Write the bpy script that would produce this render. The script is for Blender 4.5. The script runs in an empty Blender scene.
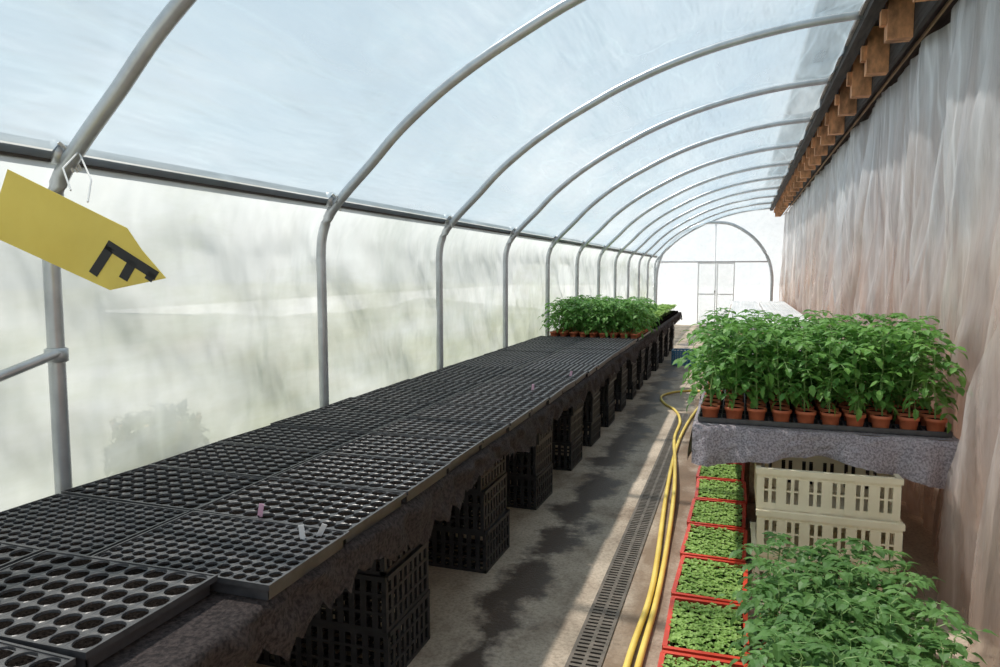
import bpy, math, random
from mathutils import Vector, Matrix, noise
rng=random.Random(7)
S=bpy.context.scene
S.view_settings.view_transform='Standard'
H=1.6
# ---------------------------------------------------------------- helpers
def link(o,parent=None):
    S.collection.objects.link(o)
    if parent: o.parent=parent
    return o
def empty(name,loc=(0,0,0)):
    e=bpy.data.objects.new(name,None); e.location=loc; e.empty_display_size=.1
    return link(e)
class MB:
    def __init__(s): s.v=[];s.f=[];s.m=[]
    def add(s,vs,fs,mi=0):
        o=len(s.v); s.v+= [tuple(p) for p in vs]
        for f in fs: s.f.append([i+o for i in f]); s.m.append(mi)
    def box(s,x0,x1,y0,y1,z0,z1,mi=0,M=None):
        vs=[(x0,y0,z0),(x1,y0,z0),(x1,y1,z0),(x0,y1,z0),(x0,y0,z1),(x1,y0,z1),(x1,y1,z1),(x0,y1,z1)]
        if M: vs=[M@Vector(p) for p in vs]
        s.add(vs,[(0,3,2,1),(4,5,6,7),(0,1,5,4),(1,2,6,5),(2,3,7,6),(3,0,4,7)],mi)
    def tube(s,pts,r,n=10,mi=0,r2=None):
        pts=[Vector(p) for p in pts]; rings=[]
        N=len(pts)
        for i,p in enumerate(pts):
            t=(pts[min(i+1,N-1)]-pts[max(i-1,0)]).normalized()
            a=Vector((0,0,1)) if abs(t.z)<.9 else Vector((0,1,0))
            u=t.cross(a).normalized(); w=t.cross(u)
            rr=r if r2 is None else r+(r2-r)*i/(N-1)
            rings.append([p+u*math.cos(k*2*math.pi/n)*rr+w*math.sin(k*2*math.pi/n)*rr for k in range(n)])
        vs=[q for R in rings for q in R]; fs=[]
        for i in range(N-1):
            for k in range(n):
                fs.append((i*n+k,i*n+(k+1)%n,(i+1)*n+(k+1)%n,(i+1)*n+k))
        fs.append(tuple(range(n))); fs.append(tuple((N-1)*n+k for k in range(n)))
        s.add(vs,fs,mi)
    def lathe(s,c,prof,n=12,mi=0,cap=False):
        vs=[];fs=[]
        for r,z in prof:
            for k in range(n):
                a=2*math.pi*k/n; vs.append((c[0]+r*math.cos(a),c[1]+r*math.sin(a),c[2]+z))
        for i in range(len(prof)-1):
            for k in range(n): fs.append((i*n+k,i*n+(k+1)%n,(i+1)*n+(k+1)%n,(i+1)*n+k))
        if cap: fs.append(tuple((len(prof)-1)*n+k for k in range(n)))
        s.add(vs,fs,mi)
    def mesh(s,name,mats,smooth=False):
        me=bpy.data.meshes.new(name); me.from_pydata(s.v,[],s.f)
        for m in mats: me.materials.append(m)
        me.polygons.foreach_set('material_index',s.m)
        me.polygons.foreach_set('use_smooth',[smooth]*len(s.f))
        me.update(); return me
    def obj(s,name,mats,smooth=False,parent=None,loc=None):
        o=bpy.data.objects.new(name,s.mesh(name,mats,smooth))
        if loc: o.location=loc
        return link(o,parent)
def newmat(name):
    m=bpy.data.materials.new(name); m.use_nodes=True
    nt=m.node_tree; nt.nodes.clear()
    out=nt.nodes.new('ShaderNodeOutputMaterial'); return m,nt,out
def N(nt,t,**k):
    n=nt.nodes.new(t)
    for a,b in k.items(): setattr(n,a,b)
    return n
def noise_node(nt,scale,stretch=(1,1,1),detail=4,rough=.55,rot=(0,0,0)):
    tc=N(nt,'ShaderNodeTexCoord'); mp=N(nt,'ShaderNodeMapping')
    mp.inputs['Scale'].default_value=stretch; mp.inputs['Rotation'].default_value=rot
    nt.links.new(tc.outputs['Object'],mp.inputs[0])
    n=N(nt,'ShaderNodeTexNoise'); n.inputs['Scale'].default_value=scale
    n.inputs['Detail'].default_value=detail; n.inputs['Roughness'].default_value=rough
    nt.links.new(mp.outputs[0],n.inputs['Vector']); return n
def ramp(nt,src,stops):
    r=N(nt,'ShaderNodeValToRGB'); e=r.color_ramp.elements
    while len(e)<len(stops): e.new(.5)
    for i,(p,c) in enumerate(stops):
        e[i].position=p; e[i].color=(c[0],c[1],c[2],1) if not isinstance(c,(int,float)) else (c,c,c,1)
    nt.links.new(src,r.inputs[0]); return r
def pmat(name,c1,c2=None,scale=8,stretch=(1,1,1),rough=.6,metal=0,bump=0,spec=.5,lo=.35,hi=.65,detail=5,transl=0,bscale=None):
    m,nt,out=newmat(name)
    b=N(nt,'ShaderNodeBsdfPrincipled')
    b.inputs['Roughness'].default_value=rough; b.inputs['Metallic'].default_value=metal
    b.inputs['Specular IOR Level'].default_value=spec
    n=noise_node(nt,scale,stretch,detail)
    r=ramp(nt,n.outputs['Fac'],[(lo,c1),(hi,c2 or tuple(x*.8 for x in c1))])
    nt.links.new(r.outputs[0],b.inputs['Base Color'])
    if bump:
        bn=N(nt,'ShaderNodeBump'); bn.inputs['Strength'].default_value=bump; bn.inputs['Distance'].default_value=.01
        n2=n if not bscale else noise_node(nt,bscale,stretch,detail)
        nt.links.new(n2.outputs['Fac'],bn.inputs['Height']); nt.links.new(bn.outputs[0],b.inputs['Normal'])
    if transl:
        t=N(nt,'ShaderNodeBsdfTranslucent'); nt.links.new(r.outputs[0],t.inputs[0])
        mx=N(nt,'ShaderNodeMixShader'); mx.inputs[0].default_value=transl
        nt.links.new(b.outputs[0],mx.inputs[1]); nt.links.new(t.outputs[0],mx.inputs[2])
        nt.links.new(mx.outputs[0],out.inputs[0])
    else: nt.links.new(b.outputs[0],out.inputs[0])
    return m
def film(name,stops,scale,stretch,opac=(.45,.65),rot=(0,0,0),bscale=6,bstretch=(1,1,1),bump=.3,tw=.75,gloss=.12,tint=(1,1,1),rough=.25,dist=.03,creases=None,cdetail=3,zfade=None,stain_showthrough=None,odetail=6):
    m,nt,out=newmat(name); L=nt.links
    n=noise_node(nt,scale,stretch,6,.6,rot)
    col=ramp(nt,n.outputs['Fac'],stops)
    colo=col.outputs[0]
    if stain_showthrough:   # stains on the wall film, painted show-through on the curtain; stronger low
        c2,z0,z1,asc,ast,amax=stain_showthrough
        tc=N(nt,'ShaderNodeTexCoord'); sp=N(nt,'ShaderNodeSeparateXYZ'); L.new(tc.outputs['Object'],sp.inputs[0])
        mr=N(nt,'ShaderNodeMapRange'); mr.inputs['From Min'].default_value=z0; mr.inputs['From Max'].default_value=z1
        mr.inputs['To Min'].default_value=.22; mr.inputs['To Max'].default_value=-.10; L.new(sp.outputs['Z'],mr.inputs['Value'])
        na=noise_node(nt,asc,ast,7,.62,(.15,0,0))
        ad=N(nt,'ShaderNodeMath',operation='ADD'); L.new(na.outputs['Fac'],ad.inputs[0]); L.new(mr.outputs[0],ad.inputs[1])
        ar=ramp(nt,ad.outputs[0],[(.48,0.0),(.74,amax)])
        mxa=N(nt,'ShaderNodeMixRGB'); L.new(ar.outputs[0],mxa.inputs[0]); L.new(colo,mxa.inputs[1]); mxa.inputs[2].default_value=(*c2,1)
        colo=mxa.outputs[0]
    n2=noise_node(nt,bscale,bstretch,odetail,.6,rot)
    op=N(nt,'ShaderNodeMapRange'); op.inputs['From Min'].default_value=.3; op.inputs['From Max'].default_value=.7
    op.inputs['To Min'].default_value=opac[0]; op.inputs['To Max'].default_value=opac[1]
    L.new(n2.outputs['Fac'],op.inputs['Value'])
    opo=op.outputs[0]
    if creases:
        cs,cst,crot,amt=creases
        n3=noise_node(nt,cs,cst,cdetail,.5,crot)
        a=N(nt,'ShaderNodeMath',operation='SUBTRACT'); a.inputs[1].default_value=.5; L.new(n3.outputs['Fac'],a.inputs[0])
        b=N(nt,'ShaderNodeMath',operation='ABSOLUTE'); L.new(a.outputs[0],b.inputs[0])
        c=ramp(nt,b.outputs[0],[(0,1.0),(.035,0.0)])
        d=N(nt,'ShaderNodeMath',operation='MULTIPLY_ADD'); d.inputs[1].default_value=amt; L.new(c.outputs[0],d.inputs[0]); L.new(opo,d.inputs[2]); d.use_clamp=True
        opo=d.outputs[0]
    if zfade:
        z0,z1,amt=zfade
        tc=N(nt,'ShaderNodeTexCoord'); sp=N(nt,'ShaderNodeSeparateXYZ'); L.new(tc.outputs['Object'],sp.inputs[0])
        mr=N(nt,'ShaderNodeMapRange'); mr.inputs['From Min'].default_value=z0; mr.inputs['From Max'].default_value=z1
        mr.inputs['To Min'].default_value=0; mr.inputs['To Max'].default_value=amt; L.new(sp.outputs['Z'],mr.inputs['Value'])
        ad=N(nt,'ShaderNodeMath',operation='ADD'); ad.use_clamp=True; L.new(opo,ad.inputs[0]); L.new(mr.outputs[0],ad.inputs[1]); opo=ad.outputs[0]
    bn=N(nt,'ShaderNodeBump'); bn.inputs['Strength'].default_value=bump; bn.inputs['Distance'].default_value=dist
    L.new(n2.outputs['Fac'],bn.inputs['Height'])
    tr=N(nt,'ShaderNodeBsdfTransparent'); tr.inputs[0].default_value=(*tint,1)
    tl=N(nt,'ShaderNodeBsdfTranslucent'); df=N(nt,'ShaderNodeBsdfDiffuse'); gl=N(nt,'ShaderNodeBsdfGlossy')
    gl.inputs['Roughness'].default_value=rough
    for s in (tl,df): L.new(colo,s.inputs['Color'])
    for s in (tl,df,gl): L.new(bn.outputs[0],s.inputs['Normal'])
    a=N(nt,'ShaderNodeMixShader'); a.inputs[0].default_value=tw; L.new(df.outputs[0],a.inputs[1]); L.new(tl.outputs[0],a.inputs[2])
    g=N(nt,'ShaderNodeMixShader'); g.inputs[0].default_value=gloss; L.new(a.outputs[0],g.inputs[1]); L.new(gl.outputs[0],g.inputs[2])
    f=N(nt,'ShaderNodeMixShader'); L.new(opo,f.inputs[0]); L.new(tr.outputs[0],f.inputs[1]); L.new(g.outputs[0],f.inputs[2])
    L.new(f.outputs[0],out.inputs[0]); return m
# ---------------------------------------------------------------- materials
M_galv=pmat('galvanised_steel',(.55,.58,.60),(.44,.46,.48),10,(1,1,1),.33,.5,.05)
M_rail=pmat('weathered_aluminium',(.34,.31,.28),(.15,.12,.10),5,(1,1,6),.5,.4,.2)
M_raild=pmat('rail_dark_edge',(.07,.055,.045),(.03,.025,.02),9,(1,.3,1),.7)
M_roof=film('roof_film',[(.3,(.27,.36,.43)),(.5,(.34,.425,.48)),(.72,(.46,.52,.56))],.7,(1.4,.5,1.4),(.48,.70),(0.0,.2,.5),2.0,(2.4,.4,2.4),.8,dist=.07,creases=(1.7,(1.6,.35,1.6),(.2,.1,.55),.14),cdetail=1.2,gloss=.12,odetail=3)
M_wallf=film('wall_film',[(.26,(.40,.44,.42)),(.45,(.48,.515,.51)),(.7,(.57,.60,.605))],1.4,(1,.8,.6),(.78,.94),(.35,0,0),1.8,(1,1.1,.5),1.0,dist=.10,creases=(1.8,(1,1.3,.5),(.45,0,0),.08),cdetail=1,gloss=.10,odetail=3,stain_showthrough=((.33,.36,.25),.4,1.9,1.3,(1,.35,1.6),.7))
M_endf=film('end_film',[(.3,(.78,.82,.84)),(.7,(.86,.88,.88))],2,(1,1,1),(.60,.75))
M_curt=film('curtain_film',[(.3,(.74,.77,.82)),(.5,(.84,.86,.89)),(.72,(.93,.94,.96))],2.0,(1,2.2,.35),(.28,.66),(0,0,0),4.0,(1,1.5,.2),.8,.25,.16,(1,.97,.95),.13,.05,creases=(2.0,(1,1.8,.2),(.12,0,0),.25),cdetail=2,zfade=(1.4,3.0,.22),stain_showthrough=((.62,.44,.33),.6,3.0,1.0,(1,1.1,.3),.75))  # brown low tint paints in the stone wall showing through
M_tray=pmat('black_tray_plastic',(.048,.048,.051),(.075,.075,.08),20,rough=.34,bump=.1)
M_soil=pmat('potting_soil',(.004,.0035,.003),(.020,.016,.014),160,rough=1,bump=.8,spec=0)
M_fleece=pmat('felt_fleece',(.42,.38,.41),(.22,.19,.21),110,rough=.98,bump=.4,lo=.42,hi=.60,detail=8,bscale=120)
M_fleeced=pmat('felt_fleece_dark',(.060,.046,.044),(.016,.012,.012),80,rough=.98,bump=.7,lo=.4,hi=.62,detail=8,bscale=110)  # much darker felt tone for the left bench
M_crate=pmat('black_crate_plastic',(.016,.017,.019),(.03,.031,.034),10,rough=.45)
M_red=pmat('red_crate_plastic',(.75,.075,.035),(.55,.05,.025),10,rough=.4)
M_beige=pmat('beige_crate_plastic',(.98,.88,.66),(.88,.78,.56),6,rough=.5)
M_blue=pmat('blue_plastic',(.05,.2,.35),(.04,.15,.28),6,rough=.5)
M_wood=pmat('timber',(.42,.27,.15),(.24,.15,.085),6,(6,.6,6),.8,bump=.3)
M_woodo=pmat('rafter_timber',(.75,.36,.17),(.28,.14,.07),7,(2,4,1),.8,bump=.3)
M_dark=pmat('dark_board',(.06,.05,.045),(.02,.016,.015),6,(6,.6,6),.85)
M_terra=pmat('terracotta_plastic',(.66,.19,.09),(.54,.14,.065),12,rough=.55)
M_leaf=pmat('tomato_leaf',(.085,.235,.045),(.20,.42,.085),9,rough=.5,transl=.35,spec=.4)
M_leafd=pmat('tomato_leaf_dark',(.08,.20,.05),(.16,.32,.09),9,rough=.5,transl=.35,spec=.4)
M_seed=pmat('young_leaf',(.27,.45,.10),(.46,.66,.20),25,rough=.5,transl=.3,spec=.35)
M_stem=pmat('stem',(.18,.33,.09),(.24,.36,.12),20,rough=.6)
M_hose=pmat('yellow_hose_rubber',(.92,.72,.18),(.80,.58,.12),5,rough=.45)
M_sign=pmat('yellow_card',(.86,.74,.20),(.80,.67,.16),5,rough=.5,transl=.35)
M_ink=pmat('black_ink',(.015,.015,.015),(.02,.02,.02),5,rough=.6)
M_white=pmat('white_plastic',(.88,.88,.88),(.78,.80,.81),5,rough=.5)
M_pale=pmat('painted_white_steel',(.80,.82,.83),(.70,.72,.74),5,rough=.5)
M_pink=pmat('pink_label_plastic',(.90,.55,.72),(.85,.5,.66),5,rough=.5)
M_string=pmat('white_string',(.8,.8,.78),(.7,.7,.68),5,rough=.8)
M_grass=pmat('outside_grass',(.30,.32,.26),(.44,.42,.36),.8,rough=.9)
M_brightground=pmat('bright_ground',(.75,.74,.72),(.65,.64,.62),1.5,rough=.9)
M_bush=pmat('bush_leaf',(.02,.03,.02),(.04,.05,.03),5,rough=.8)
M_stone=pmat('rendered_stone_wall',(.80,.54,.42),(.40,.25,.19),1.1,(1,1.2,.6),.9,bump=.5,lo=.38,hi=.62,detail=9)
M_eave=pmat('eave_slate',(.16,.17,.19),(.10,.11,.12),2,rough=.8)
M_grate=pmat('drain_grate_metal',(.19,.16,.13),(.11,.095,.075),20,rough=.6,metal=.2)
def floor_mat():
    m,nt,out=newmat('dirty_concrete'); L=nt.links
    b=N(nt,'ShaderNodeBsdfPrincipled')
    n1=noise_node(nt,2.2,(1,.7,1),9,.70); base=ramp(nt,n1.outputs['Fac'],[(.30,(.20,.145,.10)),(.47,(.47,.385,.295)),(.7,(.68,.585,.47))])
    n3=noise_node(nt,55,(1,1,1),4,.7); spk=ramp(nt,n3.outputs['Fac'],[(.35,.58),(.55,1.0)])
    mul=N(nt,'ShaderNodeMixRGB',blend_type='MULTIPLY'); mul.inputs[0].default_value=.8
    L.new(base.outputs[0],mul.inputs[1]); L.new(spk.outputs[0],mul.inputs[2])
    tc=N(nt,'ShaderNodeTexCoord'); sp=N(nt,'ShaderNodeSeparateXYZ'); L.new(tc.outputs['Object'],sp.inputs[0])
    n2=noise_node(nt,1.9,(1,1,1),7,.66)
    a=N(nt,'ShaderNodeMath',operation='ADD'); a.inputs[1].default_value=1.0; L.new(sp.outputs['X'],a.inputs[0])
    ab=N(nt,'ShaderNodeMath',operation='ABSOLUTE'); L.new(a.outputs[0],ab.inputs[0])
    c=N(nt,'ShaderNodeMath',operation='MULTIPLY'); c.inputs[1].default_value=1.1; L.new(ab.outputs[0],c.inputs[0])
    d=N(nt,'ShaderNodeMath',operation='SUBTRACT'); L.new(n2.outputs['Fac'],d.inputs[0]); L.new(c.outputs[0],d.inputs[1])
    wet=ramp(nt,d.outputs[0],[(.34,0.0),(.44,1.0)])
    mx=N(nt,'ShaderNodeMixRGB'); L.new(wet.outputs[0],mx.inputs[0]); L.new(mul.outputs[0],mx.inputs[1]); mx.inputs[2].default_value=(.10,.072,.052,1)
    e=N(nt,'ShaderNodeMath',operation='ADD'); e.inputs[1].default_value=.38; L.new(sp.outputs['X'],e.inputs[0])
    e2=N(nt,'ShaderNodeMath',operation='ABSOLUTE'); L.new(e.outputs[0],e2.inputs[0])
    n4=noise_node(nt,4,(1,.6,1),7,.68)
    e3=N(nt,'ShaderNodeMath',operation='MULTIPLY_ADD'); e3.inputs[1].default_value=-1.7; L.new(e2.outputs[0],e3.inputs[0]); L.new(n4.outputs['Fac'],e3.inputs[2])
    mud=ramp(nt,e3.outputs[0],[(.18,0.0),(.46,.88)])
    mx2=N(nt,'ShaderNodeMixRGB'); L.new(mud.outputs[0],mx2.inputs[0]); L.new(mx.outputs[0],mx2.inputs[1]); mx2.inputs[2].default_value=(.20,.135,.085,1)
    L.new(mx2.outputs[0],b.inputs['Base Color'])
    rr=ramp(nt,wet.outputs[0],[(0,.85),(1,.42)]); L.new(rr.outputs[0],b.inputs['Roughness'])
    bn=N(nt,'ShaderNodeBump'); bn.inputs['Strength'].default_value=.35; bn.inputs['Distance'].default_value=.01
    L.new(n3.outputs['Fac'],bn.inputs['Height']); L.new(bn.outputs[0],b.inputs['Normal'])
    L.new(b.outputs[0],out.inputs[0]); return m
M_floor=floor_mat()
# ---------------------------------------------------------------- tunnel profile (x, z)
CP=[(-2.4,0),(-2.4,.8),(-2.4,1.55),(-2.4,1.7),(-2.385,1.82),(-2.33,1.94),(-2.22,2.06),(-2.05,2.22),(-1.866,2.40),(-1.62,2.59),(-1.37,2.745),(-1.1,2.885),(-.853,3.0),(-.5,3.13),(-.1,3.235),(.35,3.31),(.75,3.34)]
def cat(P,n=5):
    o=[]
    for i in range(len(P)-1):
        p0=P[max(i-1,0)];p1=P[i];p2=P[i+1];p3=P[min(i+2,len(P)-1)]
        for k in range(n):
            t=k/n
            o.append(tuple(.5*((2*b)+(-a+c)*t+(2*a-5*b+4*c-d)*t*t+(-a+3*b-3*c+d)*t**3) for a,b,c,d in zip(p0,p1,p2,p3)))
    o.append(P[-1]); return o
PR=cat(CP,4)
YEND=21.8
def offs(P,d):
    o=[]
    for i,p in enumerate(P):
        a=P[max(i-1,0)];b=P[min(i+1,len(P)-1)]
        tx,tz=b[0]-a[0],b[1]-a[1]; l=math.hypot(tx,tz)
        o.append((p[0]-tz/l*d,p[1]+tx/l*d))
    return o
hoop=MB()
hoop.tube([(x,0,z) for x,z in PR],.029,14)
hm=hoop.mesh('hoop_pipe',[M_galv],True)
for k in range(-1,12):
    y=2.0+1.8*k
    if k==11: y=YEND-.06
    o=bpy.data.objects.new('tunnel_hoop',hm); o.location=(0,y,0); link(o)
OUT=offs(PR,.04)
isplit=min(range(len(OUT)),key=lambda i:abs(OUT[i][1]-2.03)+(0 if OUT[i][0]<-1.5 else 9))
def sheet(name,pr,mat,amp=.012,dy=.1,roof=False):
    mb=MB(); ys=[-1.2+i*dy for i in range(int((YEND+1.2)/dy)+1)]+[YEND]
    n=len(pr); vs=[]
    for y in ys:
        ph=((y-2.0)/1.8)%1.0; sag=math.sin(math.pi*ph)*(.055 if roof else .035)
        ip=offs(pr,-sag)
        for (x,z),(xi,zi) in zip(pr,ip):
            f=min(1,abs(z-2.03)/.35); f=f*f
            w=noise.noise(Vector((x*1.5+z*.6,y*1.6+z*1.5,z*1.5)))*amp*f+noise.noise(Vector((x*4+z*2,y*2.5+x*3,z*4)))*amp*.35*f
            if z<2.0:
                w+=-abs(noise.noise(Vector((0,y*3.2+z*2.4,z*.9-y*.4))))*.045*f+.02*f*noise.noise(Vector((3,y*6-z*3,z*2)))
            elif roof:
                # diagonal tension folds running off each hoop
                w+=-abs(noise.noise(Vector((x*.8,y*2.6+x*1.8,z*.8))))*.05*f*math.sin(math.pi*ph)
            X=x+(xi-x)*f; Z=z+(zi-z)*f
            vs.append((X+w if z<2.2 else X, y, max(Z+(w if z>=2.2 else 0),0.0)))
    fs=[(j*n+i,j*n+i+1,(j+1)*n+i+1,(j+1)*n+i) for j in range(len(ys)-1) for i in range(n-1)]
    mb.add(vs,fs); return mb.obj(name,[mat],True)
lower=[(OUT[0][0],z*.05) for z in range(0,32)]+[p for p in OUT[:isplit+1] if p[1]>1.58]
sheet('wall_left',lower,M_wallf,.05,.05)
sheet('ceiling',OUT[isplit:],M_roof,.05,.06,True)
mb=MB(); vs=[(x,YEND,z) for x,z in OUT]+[(1.45,YEND,3.34),(1.45,YEND,0)]
mb.add(vs,[tuple(range(len(vs)))]); mb.obj('wall_end',[M_endf])
e=empty('end_frame'); mb=MB()
EA=cat([(-2.35,0),(-2.35,1.0),(-2.33,1.6),(-2.15,2.15),(-1.7,2.65),(-1.1,2.93),(-.7,2.97),(-.2,2.88),(.35,2.5),(.7,2.0),(.84,1.5),(.85,.9),(.85,0)],5)
mb.tube([(x,YEND-.1,z) for x,z in EA],.045,8,0)
mb.tube([(-2.33,YEND-.1,1.85),(.74,YEND-.1,1.85)],.022,8,1)
mb.tube([(-.7,YEND-.1,1.85),(-.7,YEND-.1,2.97)],.02,8,1)
mb.obj('end_pipes',[M_galv,M_pale],True,e)
mb=MB()
for x0,x1 in ((-1.17,-.66),(-.64,-.15)):
    mb.box(x0,x1,YEND-.07,YEND-.065,.03,1.83,0)
    for a,b in ((x0,x0+.03),(x1-.03,x1)): mb.box(a,b,YEND-.12,YEND-.09,.03,1.83,1)
    for z in (.03,.9,1.79): mb.box(x0+.03,x1-.03,YEND-.12,YEND-.09,z,z+.035,1)
mb.box(-.70,-.67,YEND-.16,YEND-.12,.95,1.03,2)
M_doorp=film('door_panel_film',[(.3,(.97,.98,.98)),(.7,(1,1,1))],2,(1,1,1),(.45,.6))
mb.obj('door_1',[M_doorp,M_white,M_raild])
# lengthwise rail
mb=MB(); xr=-2.345
mb.box(xr-.02,xr,-1.2,YEND-.1,1.995,2.045,0)
mb.box(xr-.025,xr+.010,-1.2,YEND-.1,2.045,2.056,1)
mb.box(xr-.025,xr+.010,-1.2,YEND-.1,1.984,1.995,1)
mb.box(xr,xr+.005,-1.2,YEND-.1,2.014,2.024,1)
mb.obj('trim_1',[M_rail,M_raild])
mb=MB()
for k in range(-1,10):
    y=2+1.8*k
    mb.box(-2.36,-2.30,y-.035,y+.035,1.98,2.06,0)
    mb.tube([(-2.29,y-.04,2.05),(-2.28,y+.0,2.02),(-2.29,y+.05,2.06)],.007,6,1)
    for j in range(5):
        a=rng.uniform(0,6.3)
        mb.tube([(-2.29,y,2.04),(-2.27+.02*math.cos(a),y+.03*math.sin(a),2.02+.03*math.cos(a)),(-2.27,y+.04*math.sin(a),1.98+.03*math.cos(a))],.005,5,1)
mb.obj('hoop_clamps',[M_galv,M_string],True)
mb=MB()
mb.tube([(-2.38,2.0,1.30),(-2.40,1.55,1.18),(-2.41,.9,1.02)],.018,10)
mb.lathe((-2.40,2.0,1.26),[(.032,0),(.040,.005),(.040,.05),(.032,.055)],14)
mb.obj('brace_pipe',[M_galv],True)
# wall plate on the right, posts
mb=MB()
mb.box(.74,.82,-1,YEND,3.27,3.43,0); mb.box(.715,.738,-1,YEND,3.325,3.35,1); mb.box(.82,1.45,-1,YEND,3.40,3.43,0)
mb.box(1.0,1.03,-1,YEND,3.10,3.40,0)  # dark board added behind the posts to stand for the darkness between them
mb.obj('trim_2',[M_dark,M_rail])
mb=MB(); y=.4
while y<YEND-.3:
    h=rng.uniform(-.03,.02)
    mb.box(.85,.998,y,y+.11,3.06+h,3.398,0)
    mb.box(.815,.85,y+.02,y+.09,3.16+h,3.27,0); y+=.8+rng.uniform(-.06,.06)
mb.obj('rafter_timbers',[M_woodo])
mb=MB(); mb.box(1.45,1.65,-1.5,YEND+.2,0,4.6); mb.obj('wall_right',[M_stone])
mb=MB(); mb.box(.56,1.45,-1.5,YEND,3.85,3.95); mb.obj('roof_eave',[M_eave])
mb=MB(); mb.box(-2.5,1.45,-1.5,YEND+.2,-.1,0); mb.obj('floor',[M_floor])
mb=MB(); mb.box(-60,60,-30,90,-.3,-.1); mb.obj('ground',[M_grass])
mb=MB(); mb.box(-25,20,YEND+.25,80,-.1,-.05); mb.obj('added_pale_ground',[M_brightground])  # pale ground added outside so the end film reads brighter
mb=MB(); n=49; vs=[];fs=[]
for i in range(n+1):
    y=-3+i*.5
    for j in range(9):
        x=-3.2-j*.8; vs.append((x,y,-.1+ .35*(j/3 if j<3 else 1)+.2*noise.noise(Vector((x*.5,y*.4,0)))+ .05*j))
for i in range(n):
    for j in range(8): fs.append((i*9+j,i*9+j+1,(i+1)*9+j+1,(i+1)*9+j))
mb.add(vs,fs); mb.obj('grass_bank',[M_grass],True)
# ---------------------------------------------------------------- curtain
mb=MB(); ys=[1.2+i*.035 for i in range(int((YEND-1.3)/.035))]; nz=34; vs=[]
for y in ys:
    for j in range(nz+1):
        t=j/nz; z=3.13-t*3.11+.03*noise.noise(Vector((y*2,0,8)))*(1-t)
        amp=.035+.08*t
        f=math.sin(y*5+2.5*math.sin(y*1.3+t*1.6)+noise.noise(Vector((y*1.2,z*.5,3)))*3.4)*.5+noise.noise(Vector((y*4.0+z*.5,z*.8,0)))*1.2-abs(noise.noise(Vector((y*7+z*2.2,z*1.1,5))))*.9
        x=1.17-.04*t+amp*f-.02
        vs.append((max(min(x,1.42),1.04),y,z))
fs=[(i*(nz+1)+j,i*(nz+1)+j+1,(i+1)*(nz+1)+j+1,(i+1)*(nz+1)+j) for i in range(len(ys)-1) for j in range(nz)]
mb.add(vs,fs); mb.obj('plastic_curtain',[M_curt],True)
mb=MB(); ny=60; nz=30; vs=[]
for i in range(ny+1):
    for j in range(nz+1):
        t=j/nz; z=3.13-t*3.1; ye=3.4+(1.52-z)*.45; y=1.0+(ye-1.0)*i/ny
        x=1.035-.05*t+(.01+.035*t)*(math.sin(y*11+z*.8+noise.noise(Vector((y,z*.6,9)))*3)+noise.noise(Vector((y*6,z,2))))-.05*t*t*max(0,1-abs(y-2.6))
        vs.append((x,y,z))
mb.add(vs,[(i*(nz+1)+j,i*(nz+1)+j+1,(i+1)*(nz+1)+j+1,(i+1)*(nz+1)+j) for i in range(ny) for j in range(nz)])
mb.obj('plastic_curtain',[M_curt],True)
mb=MB(); mb.tube([(1.1,1.2,3.14),(1.1,YEND-.2,3.14)],.012,6); mb.obj('curtain_batten',[M_wood])
# ---------------------------------------------------------------- crates
def crate_mesh(name,w,d,h,mat,cols=8,dcols=5,rows=3,t=.012,rim=.02,bar=.4):
    mb=MB(); x,y=w/2,d/2
    def wall(ax,s,L,nc):
        def b(a0,a1,z0,z1,ex=0):
            if ax=='y':
                p=s*(y-t/2); mb.box(a0,a1,p-t/2-ex,p+t/2+ex,z0,z1)
            else:
                p=s*(x-t/2); mb.box(p-t/2-ex,p+t/2+ex,a0,a1,z0,z1)
        half=(x if ax=='y' else y-t)
        b(-half,half,h-rim,h,.004); b(-half,half,0,rim*.8)
        for r in range(1,rows): 
            z=h*r/rows; b(-half+.001,half-.001,z-.006,z+.006)
        pitch=2*half/nc; bw=pitch*bar
        for c in range(nc+1):
            cx=-half+pitch*c
            b(max(cx-bw/2,-half+.0005),min(cx+bw/2,half-.0005),rim*.8,h-rim,-.002)
    for s in (-1,1):
        wall('y',s,w,cols); wall('x',s,d,dcols)
        for s2 in (-1,1):
            mb.box(s*x-.02*(s>0),s*x+.02*(s<0),s2*y-.02*(s2>0),s2*y+.02*(s2<0),.001,h-.001)
    for i in range(9): 
        xx=-x+.02+(w-.04)*i/8; mb.box(xx-.008,xx+.008,-y+.01,y-.01,.004,.012)
    for i in range(7):
        yy=-y+.02+(d-.04)*i/6; mb.box(-x+.01,x-.01,yy-.008,yy+.008,.004,.011)
    return mb.mesh(name,[mat])
CM=crate_mesh('crate_black',.60,.40,.222,M_crate,12,8,3,bar=.5)
CS=crate_mesh('crate_black_s',.38,.40,.222,M_crate,8,8,3,bar=.5)
def stack(x,y,n,me,name='crate_stack',h=.223,z0=0,rot=0):
    e=empty(name,(x,y,z0)); e.rotation_euler[2]=rot
    for i in range(n):
        o=bpy.data.objects.new('crate',me); o.location=(rng.uniform(-.012,.012),rng.uniform(-.012,.012),i*h); o.rotation_euler[2]=rng.uniform(-.03,.03); link(o,e)
    return e
yy=[2.55,3.67,4.75,5.75,6.6,7.45,8.3,9.1,9.9,10.8,11.8,12.8,13.8,14.8]
for y in yy: stack(-1.54,y,3,CM,'black_crate_stack')
for k in range(16): stack(-2.07,1.6+.85*k,3,CS,'black_crate_stack')
stack(-1.62,1.0,3,CM,'black_crate_stack')
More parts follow.
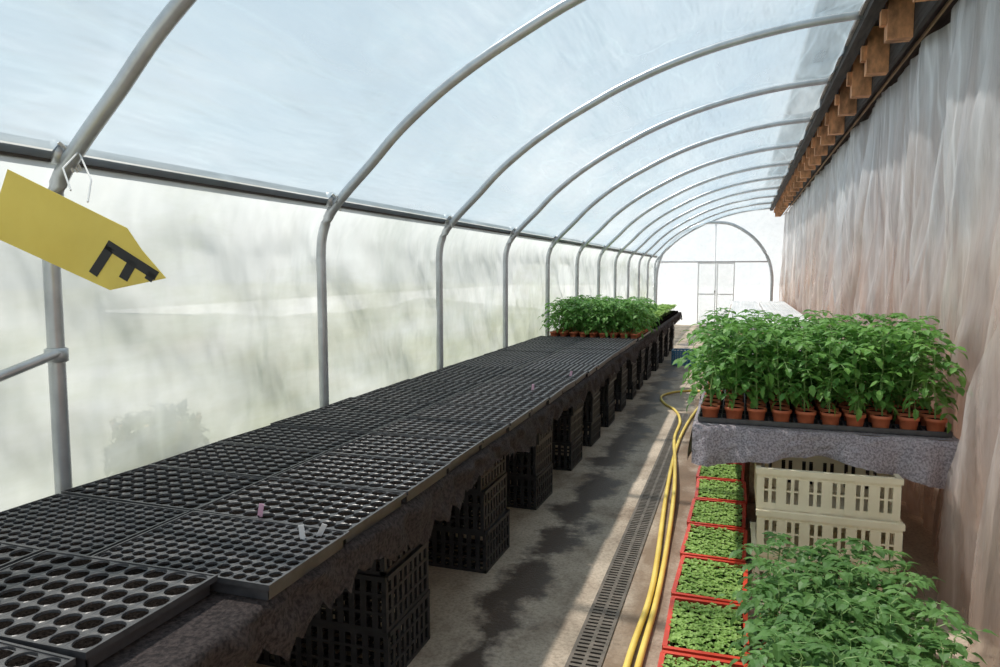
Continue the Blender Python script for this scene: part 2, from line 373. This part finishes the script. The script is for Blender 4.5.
# ---------------------------------------------------------------- left table
YT0,YT1=.25,15.2
t=empty('potting_bench'); mb=MB()
for x in (-1.20,-1.72,-2.22): mb.box(x-.03,x+.03,YT0,YT1,.672,.735)
y=YT0
while y<YT1-.1:
    mb.box(-2.30,-1.15,y,y+.11,.736,.750); y+=.125
mb.obj('bench_frame',[M_wood],parent=t)
mb=MB(); ys=[YT0+i*.025 for i in range(int((YT1-YT0)/.025))]; vs=[]; nr=8
for y in ys:
    hang=.10+.12*(noise.noise(Vector((y*1.4,0,0)))+.25)+.05*noise.noise(Vector((y*8,2,0)))+.04*noise.noise(Vector((y*28,2,0)))
    hang=max(hang,.05)
    for j in range(nr+3):
        if j<3: x=-2.31+j*.59; z=.755
        else:
            q=(j-2)/nr; x=-1.112+.03*q*noise.noise(Vector((y*4,q*1.2,1)))+.026*noise.noise(Vector((y*12,q*2,5))); z=.755-hang*q
        if j==2: x=-1.13
        vs.append((x,y,z))
w=nr+3
mb.add(vs,[(i*w+j,i*w+j+1,(i+1)*w+j+1,(i+1)*w+j) for i in range(len(ys)-1) for j in range(w-1)])
mb.obj('bench_felt',[M_fleeced],True,t)
def tray_mesh(name,nx,ny,w,d,h=.045,k=.46,seg=16,depth=.008):
    mb=MB(); rim=.006; cw=(w-2*rim)/nx; cd=(d-2*rim)/ny
    for i in range(nx):
        for j in range(ny):
            cx=-w/2+rim+cw*(i+.5); cy=-d/2+rim+cd*(j+.5)
            sq=[];c1=[];c2=[]
            sd=depth*rng.uniform(.5,1.1)
            for s in range(seg):
                a=2*math.pi*s/seg; c,sn=math.cos(a),math.sin(a); m=max(abs(c),abs(sn))
                sq.append((cx+c/m*cw/2,cy+sn/m*cd/2,h))
                c1.append((cx+c*cw*k,cy+sn*cd*k,h+.0015)); c2.append((cx+c*cw*k*.95,cy+sn*cd*k*.95,h-sd))
            fs=[]
            for s in range(seg):
                s2=(s+1)%seg
                fs.append((s,s2,seg+s2,seg+s)); fs.append((seg+s,seg+s2,2*seg+s2,2*seg+s))
            mb.add(sq+c1+c2,fs,0)
            mb.add(c2+[(cx+rng.uniform(-.004,.004),cy,h-sd+.006)],[(s,(s+1)%seg,seg) for s in range(seg)],1)
    r=.003
    mb.box(-w/2,w/2,-d/2,-d/2+rim,h-.012,h+r); mb.box(-w/2,w/2,d/2-rim,d/2,h-.012,h+r)
    mb.box(-w/2,-w/2+rim,-d/2+rim,d/2-rim,h-.012,h+r); mb.box(w/2-rim,w/2,-d/2+rim,d/2-rim,h-.012,h+r)
    i=.014
    mb.box(-w/2+i,w/2-i,-d/2+i,-d/2+i+.004,0,h-.003);mb.box(-w/2+i,w/2-i,d/2-i-.004,d/2-i,0,h-.003)
    mb.box(-w/2+i,-w/2+i+.004,-d/2+i,d/2-i,0,h-.003);mb.box(w/2-i-.004,w/2-i,-d/2+i,d/2-i,0,h-.003)
    return mb.mesh(name,[M_tray,M_soil])
TA=tray_mesh('cell_tray_large',9,6,.585,.405,k=.455,depth=.005)
TB=tray_mesh('cell_tray_medium',10,7,.585,.405,k=.485,depth=.006)
TC=tray_mesh('cell_tray_small',14,10,.585,.405,k=.46,seg=8,depth=.005)
e=empty('seed_tray_rows')
row=0; y=.46
while y<8.55:
    for c in (0,1):
        if y<1.4: me=TA; x=-1.565 if c==0 else -2.16
        else: me=TC if row in (3,) or row>12 else TB; x=-1.41 if c==0 else -2.003
        o=bpy.data.objects.new('seed_tray',me)
        o.location=(x+rng.uniform(-.006,.006),y+rng.uniform(-.003,.003),.757+(.004 if y<1.4 else 0))
        o.rotation_euler=(rng.uniform(-.014,.014),rng.uniform(-.008,.008),rng.uniform(-.014,.014)); link(o,e)
    y+=.410; row+=1
def label(x,y,mat,lean):
    mb=MB(); M=Matrix.Translation((x,y,.800))@Matrix.Rotation(lean,4,'Y')@Matrix.Rotation(.5,4,'Z')
    mb.box(-.008,.008,-.001,.001,-.008,.042,0,M); mb.obj('plant_label',[mat])
for x,y,m,l in ((-1.47,1.93,M_pink,.2),(-1.22,1.80,M_white,-.15),(-1.19,1.84,M_white,.5),(-1.3,4.6,M_pink,.1),(-1.2,5.3,M_pink,.2)):
    label(x,y,m,l)
# ---------------------------------------------------------------- plants
def leaflet(mb,p,d,up,L,W,mi):
    side=d.cross(up)
    if side.length<1e-4: side=Vector((1,0,0))
    side.normalize(); nrm=side.cross(d).normalized()
    dr=-nrm*.12*L
    pts=[p, p+d*L*.25+side*W*.42+nrm*W*.12, p+d*L*.42+side*W*.34+nrm*W*.1, p+d*L*.6+side*W*.42+nrm*W*.1+dr*.5, p+d*L+dr*1.6,
         p+d*L*.25-side*W*.42+nrm*W*.12, p+d*L*.42-side*W*.34+nrm*W*.1, p+d*L*.6-side*W*.42+nrm*W*.1+dr*.5, p+d*L*.5]
    mb.add(pts,[(0,1,2,8),(8,2,3,4),(0,8,6,5),(8,4,7,6)],mi)
def tomato(mb,x,y,z,h,r,nl=10,spread=1.0):
    lean=Vector((r.uniform(-.12,.12),r.uniform(-.12,.12),1)).normalized()
    base=Vector((x,y,z)); pts=[base+lean*h*k/4+Vector((r.uniform(-.006,.006),r.uniform(-.006,.006),0)) for k in range(5)]
    mb.tube(pts,.0042,5,1,.002)
    a0=r.uniform(0,6.28)
    for i in range(nl):
        f=.26+.74*i/(nl-1); q=base+lean*h*f
        az=a0+i*2.4+r.uniform(-.3,.3); el=.35+.6*f*f+r.uniform(-.2,.2)
        L=(.17-.07*abs(f-.55)*1.5-.05*(f>.95))*spread*r.uniform(.8,1.15)
        hd=Vector((math.cos(az),math.sin(az),0))
        prev=q; P=[q]
        for s in range(1,5):
            e2=el-.38*s*r.uniform(.6,1.1)
            prev=prev+(hd*math.cos(e2)+Vector((0,0,math.sin(e2))))*(L/4); P.append(prev)
        mb.tube(P,.0019,3,1,.001)
        side=Vector((-hd.y,hd.x,0))
        for s in (1,2,3,4):
            d0=(P[s]-P[s-1]).normalized()
            if s<4:
                for sg in (-1,1):
                    dd=(d0*.45+side*sg+Vector((0,0,r.uniform(-.35,.15)))).normalized()
                    ll=(.035+.018*(s>1))*spread*r.uniform(.8,1.25)
                    leaflet(mb,P[s],dd,Vector((r.uniform(-.3,.3),r.uniform(-.3,.3),1)),ll,ll*.64,0)
            else:
                ll=.060*spread*r.uniform(.8,1.15); leaflet(mb,P[s],d0,Vector((r.uniform(-.2,.2),r.uniform(-.2,.2),1)),ll,ll*.62,0)
def pots(mb,xs,ys,z):
    for x in xs:
        for y in ys:
            mb.lathe((x+rng.uniform(-.004,.004),y,z),[(.036,0),(.044,.055),(.049,.055),(.050,.073),(.045,.073),(.043,.065)],14,0)
            mb.lathe((x,y,z+.065),[(.044,0),(.02,.004)],14,1,True)
def tomato_block(name,xs,ys,z,hmin,hmax,leafm,nl=11,spread=1.0,seed=1):
    e=empty(name); r=random.Random(seed)
    mb=MB(); pots(mb,xs,ys,z+.008); mb.obj('pots',[M_terra,M_soil],True,e)
    mb=MB()
    for x in xs:
        for y in ys: tomato(mb,x,y,z+.072,r.uniform(hmin,hmax),r,nl,spread)
    mb.obj('tomato_plants',[leafm,M_stem],False,e)
    mb=MB(); x0,x1,y0,y1=min(xs)-.06,max(xs)+.06,min(ys)-.06,max(ys)+.06
    mb.box(x0,x1,y0,y1,z,z+.006)
    for a in range(len(xs)+1): 
        xx=x0+(x1-x0)*a/len(xs); mb.box(xx-.003,xx+.003,y0,y1,z+.006,z+.028)
    for a in range(len(ys)+1):
        yy=y0+(y1-y0)*a/len(ys); mb.box(x0,x1,yy-.003,yy+.003,z+.006,z+.026)
    mb.obj('carry_tray',[M_tray],parent=e)
    return e
tomato_block('potted_tomato_seedlings',[-.13+.117*i for i in range(10)],[3.96+.125*i for i in range(10)],.802,.34,.45,M_leaf,13,1.06,3)
tomato_block('potted_tomato_seedlings',[-2.20+.125*i for i in range(9)],[8.75+.14*i for i in range(11)],.757,.30,.40,M_leaf,11,1.2,5)
tomato_block('potted_tomato_seedlings',[.17+.112*i for i in range(5)],[2.05+.135*i for i in range(10)],.0,.33,.41,M_leafd,13,.98,8)
def rosettes(mb,x0,x1,y0,y1,z,pitch,r,size=.022,nl=5,h=.03):
    nx=int((x1-x0)/pitch); ny=int((y1-y0)/pitch)
    for i in range(nx):
        for j in range(ny):
            x=x0+(i+.5)*pitch+r.uniform(-.006,.006); y=y0+(j+.5)*pitch+r.uniform(-.006,.006)
            a0=r.uniform(0,6.3); hh=h*r.uniform(.6,1.2)
            mb.tube([(x,y,z),(x,y,z+hh)],.0015,3,1)
            for k in range(nl):
                a=a0+k*2*math.pi/nl; el=r.uniform(.1,.9)
                d=Vector((math.cos(a)*math.cos(el),math.sin(a)*math.cos(el),math.sin(el)))
                s=size*r.uniform(.8,1.25)
                leaflet(mb,Vector((x,y,z+hh)),d,Vector((0,0,1)),s,s*1.0,0)
RM=crate_mesh('crate_red',.325,.475,.105,M_red,9,12,2,.012,.022,.45)
rr=random.Random(4)
y=2.05
for k in range(10):
    e=empty('red_crate_of_seedlings',(-.09+rr.uniform(-.008,.008),y,0)); e.rotation_euler[2]=rr.uniform(-.03,.03)
    o=bpy.data.objects.new('red_crate',RM); link(o,e)
    mb=MB(); mb.box(-.142,.142,-.215,.215,.014,.07,2); rosettes(mb,-.145,.145,-.215,.215,.07,.022,rr,.018)
    mb.obj('seedlings',[M_seed,M_stem,M_soil],False,e)
    y+=.502
e=empty('tray_of_young_seedlings'); mb=MB(); mb.box(-2.25,-1.16,10.5,14.8,.757,.80,2)
rosettes(mb,-2.24,-1.17,10.5,14.8,.80,.075,rr,.06,6,.10); mb.obj('seedlings',[M_seed,M_stem,M_soil],parent=e)
# ---------------------------------------------------------------- right table
RY0,RY1=3.85,18.5
t=empty('plant_bench'); mb=MB()
for x in (-.14,.4,.94): mb.box(x-.03,x+.03,RY0+.02,RY1,.70,.77)
y=RY0+.03
while y<RY1-.1: mb.box(-.19,.98,y,y+.11,.771,.787); y+=.14
yy=RY0+1.3
while yy<RY1:
    for x in (.13,.95): mb.box(x-.03,x+.03,yy,yy+.06,0,.70)
    yy+=2.4
mb.obj('bench_frame',[M_wood],parent=t)
mb=MB(); nx=120; na=14; vs=[]
for i in range(nx+1):
    u=i/nx; x=-.215+1.225*u
    hang=.155+.045*math.cos(u*2*math.pi)+.03*u+.018*noise.noise(Vector((u*11,1,1)))+.006*noise.noise(Vector((u*50,1,1)))
    for j in range(na+1):
        q=j/na
        # loose cloth: vertical drape folds that deepen toward the hem
        fold=.035*q*math.sin(u*24+2*math.sin(u*7))+.03*q*noise.noise(Vector((u*14,q*.6,2)))
        y=RY0-.012-.035*math.sin(q*1.6)-fold-.012*abs(noise.noise(Vector((u*22+q*4,q*3,0))))
        z=.798-hang*q+.006*noise.noise(Vector((u*8,0,4)))
        if j==0: y=RY0
        vs.append((x,y,z))
mb.add(vs,[(i*(na+1)+j,i*(na+1)+j+1,(i+1)*(na+1)+j+1,(i+1)*(na+1)+j) for i in range(nx) for j in range(na)])
ny=120; vs=[]
for i in range(ny+1):
    y=RY0+(9.5-RY0)*i/ny
    for j in range(9):
        q=j/8; hang=.20+.05*noise.noise(Vector((y*2,0,0)))
        vs.append((-.215-.02*math.sin(q*2)+.012*noise.noise(Vector((y*5,q,0))),y,.798-hang*q))
mb.add(vs,[(i*9+j,i*9+j+1,(i+1)*9+j+1,(i+1)*9+j) for i in range(ny) for j in range(8)])
vs=[(-.215,RY0,.798),(1.01,RY0,.798),(1.01,9.5,.798),(-.215,9.5,.798)]
mb.add(vs,[(0,1,2,3)])
mb.obj('bench_felt',[M_fleece],True,t)
e=empty('white_foam_trays'); mb=MB(); y=10.2
while y<18:
    for x0 in (-.16,.44):
        mb.box(x0,x0+.56,y,y+.42,.79,.87)
        for i in range(7): 
            for j in range(5): mb.box(x0+.02+i*.076,x0+.08+i*.076,y+.02+j*.078,y+.082+j*.078,.87,.882)
    y+=.44
mb.obj('foam_trays',[M_white],parent=e)
for yv in (4.75,5.9,7.1,8.3): stack(.55,yv,3,CM,'black_crate_stack')
def beige():
    w,d,h=.64,.40,.212; mb=MB(); x,y=w/2,d/2; t=.012; a=.04; b2=.165
    for s in (-1,1):
        yy=s*(y-t/2)
        mb.box(-x-.008,x+.008,yy-t/2-.008,yy+t/2+.008,h-.028,h); mb.box(-x,x,yy-t/2,yy+t/2,0,a); mb.box(-x,x,yy-t/2,yy+t/2,b2,h-.028)
        ng=6; pitch=(w-.02)/ng
        for g in range(ng+1):
            cx=-x+.01+g*pitch; mb.box(max(cx-.024,-x),min(cx+.024,x),yy-t/2-.004,yy+t/2+.004,.012,b2+.004)
        for g in range(ng):
            cx=-x+.01+(g+.5)*pitch
            mb.box(cx-.008,cx+.008,yy-t/2,yy+t/2,a,b2)
            mb.box(cx-pitch/2+.024,cx+pitch/2-.024,yy-t/2+.001,yy+t/2-.001,.10,.108)
        xx=s*(x-t/2)
        mb.box(xx-t/2-.005,xx+t/2+.005,-y+t,y-t,h-.028,h); mb.box(xx-t/2,xx+t/2,-y+t,y-t,0,a); mb.box(xx-t/2,xx+t/2,-y+t,y-t,b2,h-.028)
        for g in range(8):
            cy=-y+t+(d-2*t)*g/7; mb.box(xx-t/2,xx+t/2,max(cy-.012,-y+t),min(cy+.012,y-t),a,b2)
    mb.box(-x+t,x-t,-y+t,y-t,.002,.01)
    return mb.mesh('crate_beige',[M_beige])
BM=beige()
e=empty('beige_crate_stack',(.43,3.92,0))
for i in range(3):
    o=bpy.data.objects.new('crate',BM); o.location=((-.012,0.008,-.004)[i],(0,-.015,.02)[i],i*.205); o.rotation_euler=(0,0,(.0,-.02,.01)[i]); link(o,e)
BL=crate_mesh('crate_blue',.5,.36,.25,M_blue,9,6,3)
e=empty('blue_crate',(-.82,12.6,0)); link(bpy.data.objects.new('crate',BL),e)
# ---------------------------------------------------------------- drain grate & hose
mb=MB(); mb.box(-.63,-.615,1.2,8.2,0,.008); mb.box(-.505,-.49,1.2,8.2,0,.008); mb.box(-.614,-.506,1.2,8.2,0,.002,1)
y=1.2
while y<8.18:
    mb.box(-.615,-.505,y,y+.018,.002,.008); y+=.032
mb.box(-.568,-.552,1.2,8.2,.0021,.0078)
mb.obj('drain_grate',[M_grate,M_soil])
P=cat([(-.40,1.2,.016),(-.385,2.2,.016),(-.39,2.86,.016),(-.375,3.4,.016),(-.39,3.9,.016),(-.45,5.0,.016),(-.49,6.0,.016),(-.5,6.9,.016),(-.47,7.8,.016),(-.40,8.8,.016),(-.36,9.4,.016),(-.5,9.75,.016),(-.75,9.6,.016),(-.9,9.2,.016),(-.82,8.7,.016),(-.66,8.3,.016),(-.56,7.7,.016),(-.55,6.9,.016),(-.47,6.0,.03),(-.40,5.1,.045),(-.36,4.2,.016),(-.34,3.4,.016),(-.345,2.6,.016),(-.31,1.2,.016)],8)
mb=MB(); mb.tube(P,.0145,10); mb.obj('garden_hose',[M_hose],True)
# ---------------------------------------------------------------- yellow sign
cy,sy=.9489,.3156; p=math.radians(5.0); sp_,cp_=math.sin(p),math.cos(p)
R=Vector((cy,sy,0)); F=Vector((-sy*cp_,cy*cp_,-sp_)); U=R.cross(F)
e=empty('hanging_sign',(-1.92,1.70,1.723)); e.rotation_euler=(0,0,math.radians(18.4))
k=.00305
P=[(-68,60),(48,2),(62,-20),(85,-48),(28,-60),(-92,-4)]
mb=MB(); P3=[(a*k,0,b*k) for a,b in P]
vs=[(a,-.002,b) for a,_,b in P3]+[(a,.002,b) for a,_,b in P3]; n=len(P3)
mb.add(vs,[tuple(range(n)),tuple(range(2*n-1,n-1,-1))]+[(i,(i+1)%n,n+(i+1)%n,n+i) for i in range(n)])
mb.obj('card',[M_sign],parent=e)
mb=MB()
def stroke(a,b,wd):
    a=Vector(a)*k;b=Vector(b)*k; d=(b-a).normalized(); nn=Vector((-d.y,d.x))*wd*k/2
    q=[a-nn,b-nn,b+nn,a+nn]
    mb.add([(v.x,-.0035,v.y) for v in q]+[(v.x,-.0021,v.y) for v in q],[(0,1,2,3),(7,6,5,4),(0,1,5,4),(1,2,6,5),(2,3,7,6),(3,0,4,7)])
stroke((27,-14),(76,-46),9.5)
stroke((31,-17),(12,-44),9.5); stroke((53,-31),(42,-49),9.5); stroke((72,-43),(67,-50),8)
mb.obj('lettering',[M_ink],parent=e)
mb=MB(); mb.tube([(-.02,0,.12),(-.10,.10,.20),(-.22,.40,.30)],.003,6); mb.tube([(.03,0,.085),(-.04,.15,.17),(-.22,.40,.30)],.003,6); mb.obj('string',[M_string],parent=e)
def bush(x,y,z,rad,n,seed):
    r=random.Random(seed); mb=MB()
    for i in range(14):
        a=r.uniform(0,6.3); mb.tube([(x,y,-.1),(x+math.cos(a)*rad*.4,y+math.sin(a)*rad*.4,z*.6),(x+math.cos(a)*rad*.8,y+math.sin(a)*rad*.8,z)],.012,5,1)
    for i in range(n):
        v=Vector((r.gauss(0,1),r.gauss(0,1),r.gauss(0,1))).normalized()*rad*r.random()**.4
        d=Vector((r.uniform(-1,1),r.uniform(-1,1),r.uniform(-.6,1))).normalized()
        leaflet(mb,Vector((x,y,z*.75))+Vector((v.x*.8,v.y,v.z*1.1)),d,Vector((.1,.2,1)),.09,.05,0)
    mb.obj('outside_bush',[M_bush,M_wood])
bush(-2.82,2.9,.85,.26,800,2)
# ---------------------------------------------------------------- light
w=bpy.data.worlds.new('sky'); S.world=w; w.use_nodes=True; nt=w.node_tree; nt.nodes.clear()
out=N(nt,'ShaderNodeOutputWorld'); bg=N(nt,'ShaderNodeBackground'); bg.inputs[1].default_value=1.0
tc=N(nt,'ShaderNodeTexCoord'); sx=N(nt,'ShaderNodeSeparateXYZ'); nt.links.new(tc.outputs['Generated'],sx.inputs[0])
r=ramp(nt,sx.outputs['Z'],[(0,(.88,.91,.92)),(.2,(.60,.70,.78)),(.7,(.32,.45,.60))])
nt.links.new(r.outputs[0],bg.inputs[0]); nt.links.new(bg.outputs[0],out.inputs[0])
sun=bpy.data.lights.new('sun','SUN'); sun.energy=8.0; sun.angle=math.radians(2); sun.color=(1,.94,.86)
so=bpy.data.objects.new('sun',sun); link(so); d=Vector((.44,-.2,-.87)); so.rotation_euler=d.to_track_quat('-Z','Y').to_euler()
# ---------------------------------------------------------------- camera
cam=bpy.data.cameras.new('camera'); cam.sensor_width=36; cam.lens=25.92; cam.clip_start=.05; cam.clip_end=300
co=bpy.data.objects.new('camera',cam); link(co)
M=Matrix((R,U,-F)).transposed().to_4x4(); M.translation=Vector((0,0,H)); co.matrix_world=M
S.camera=co
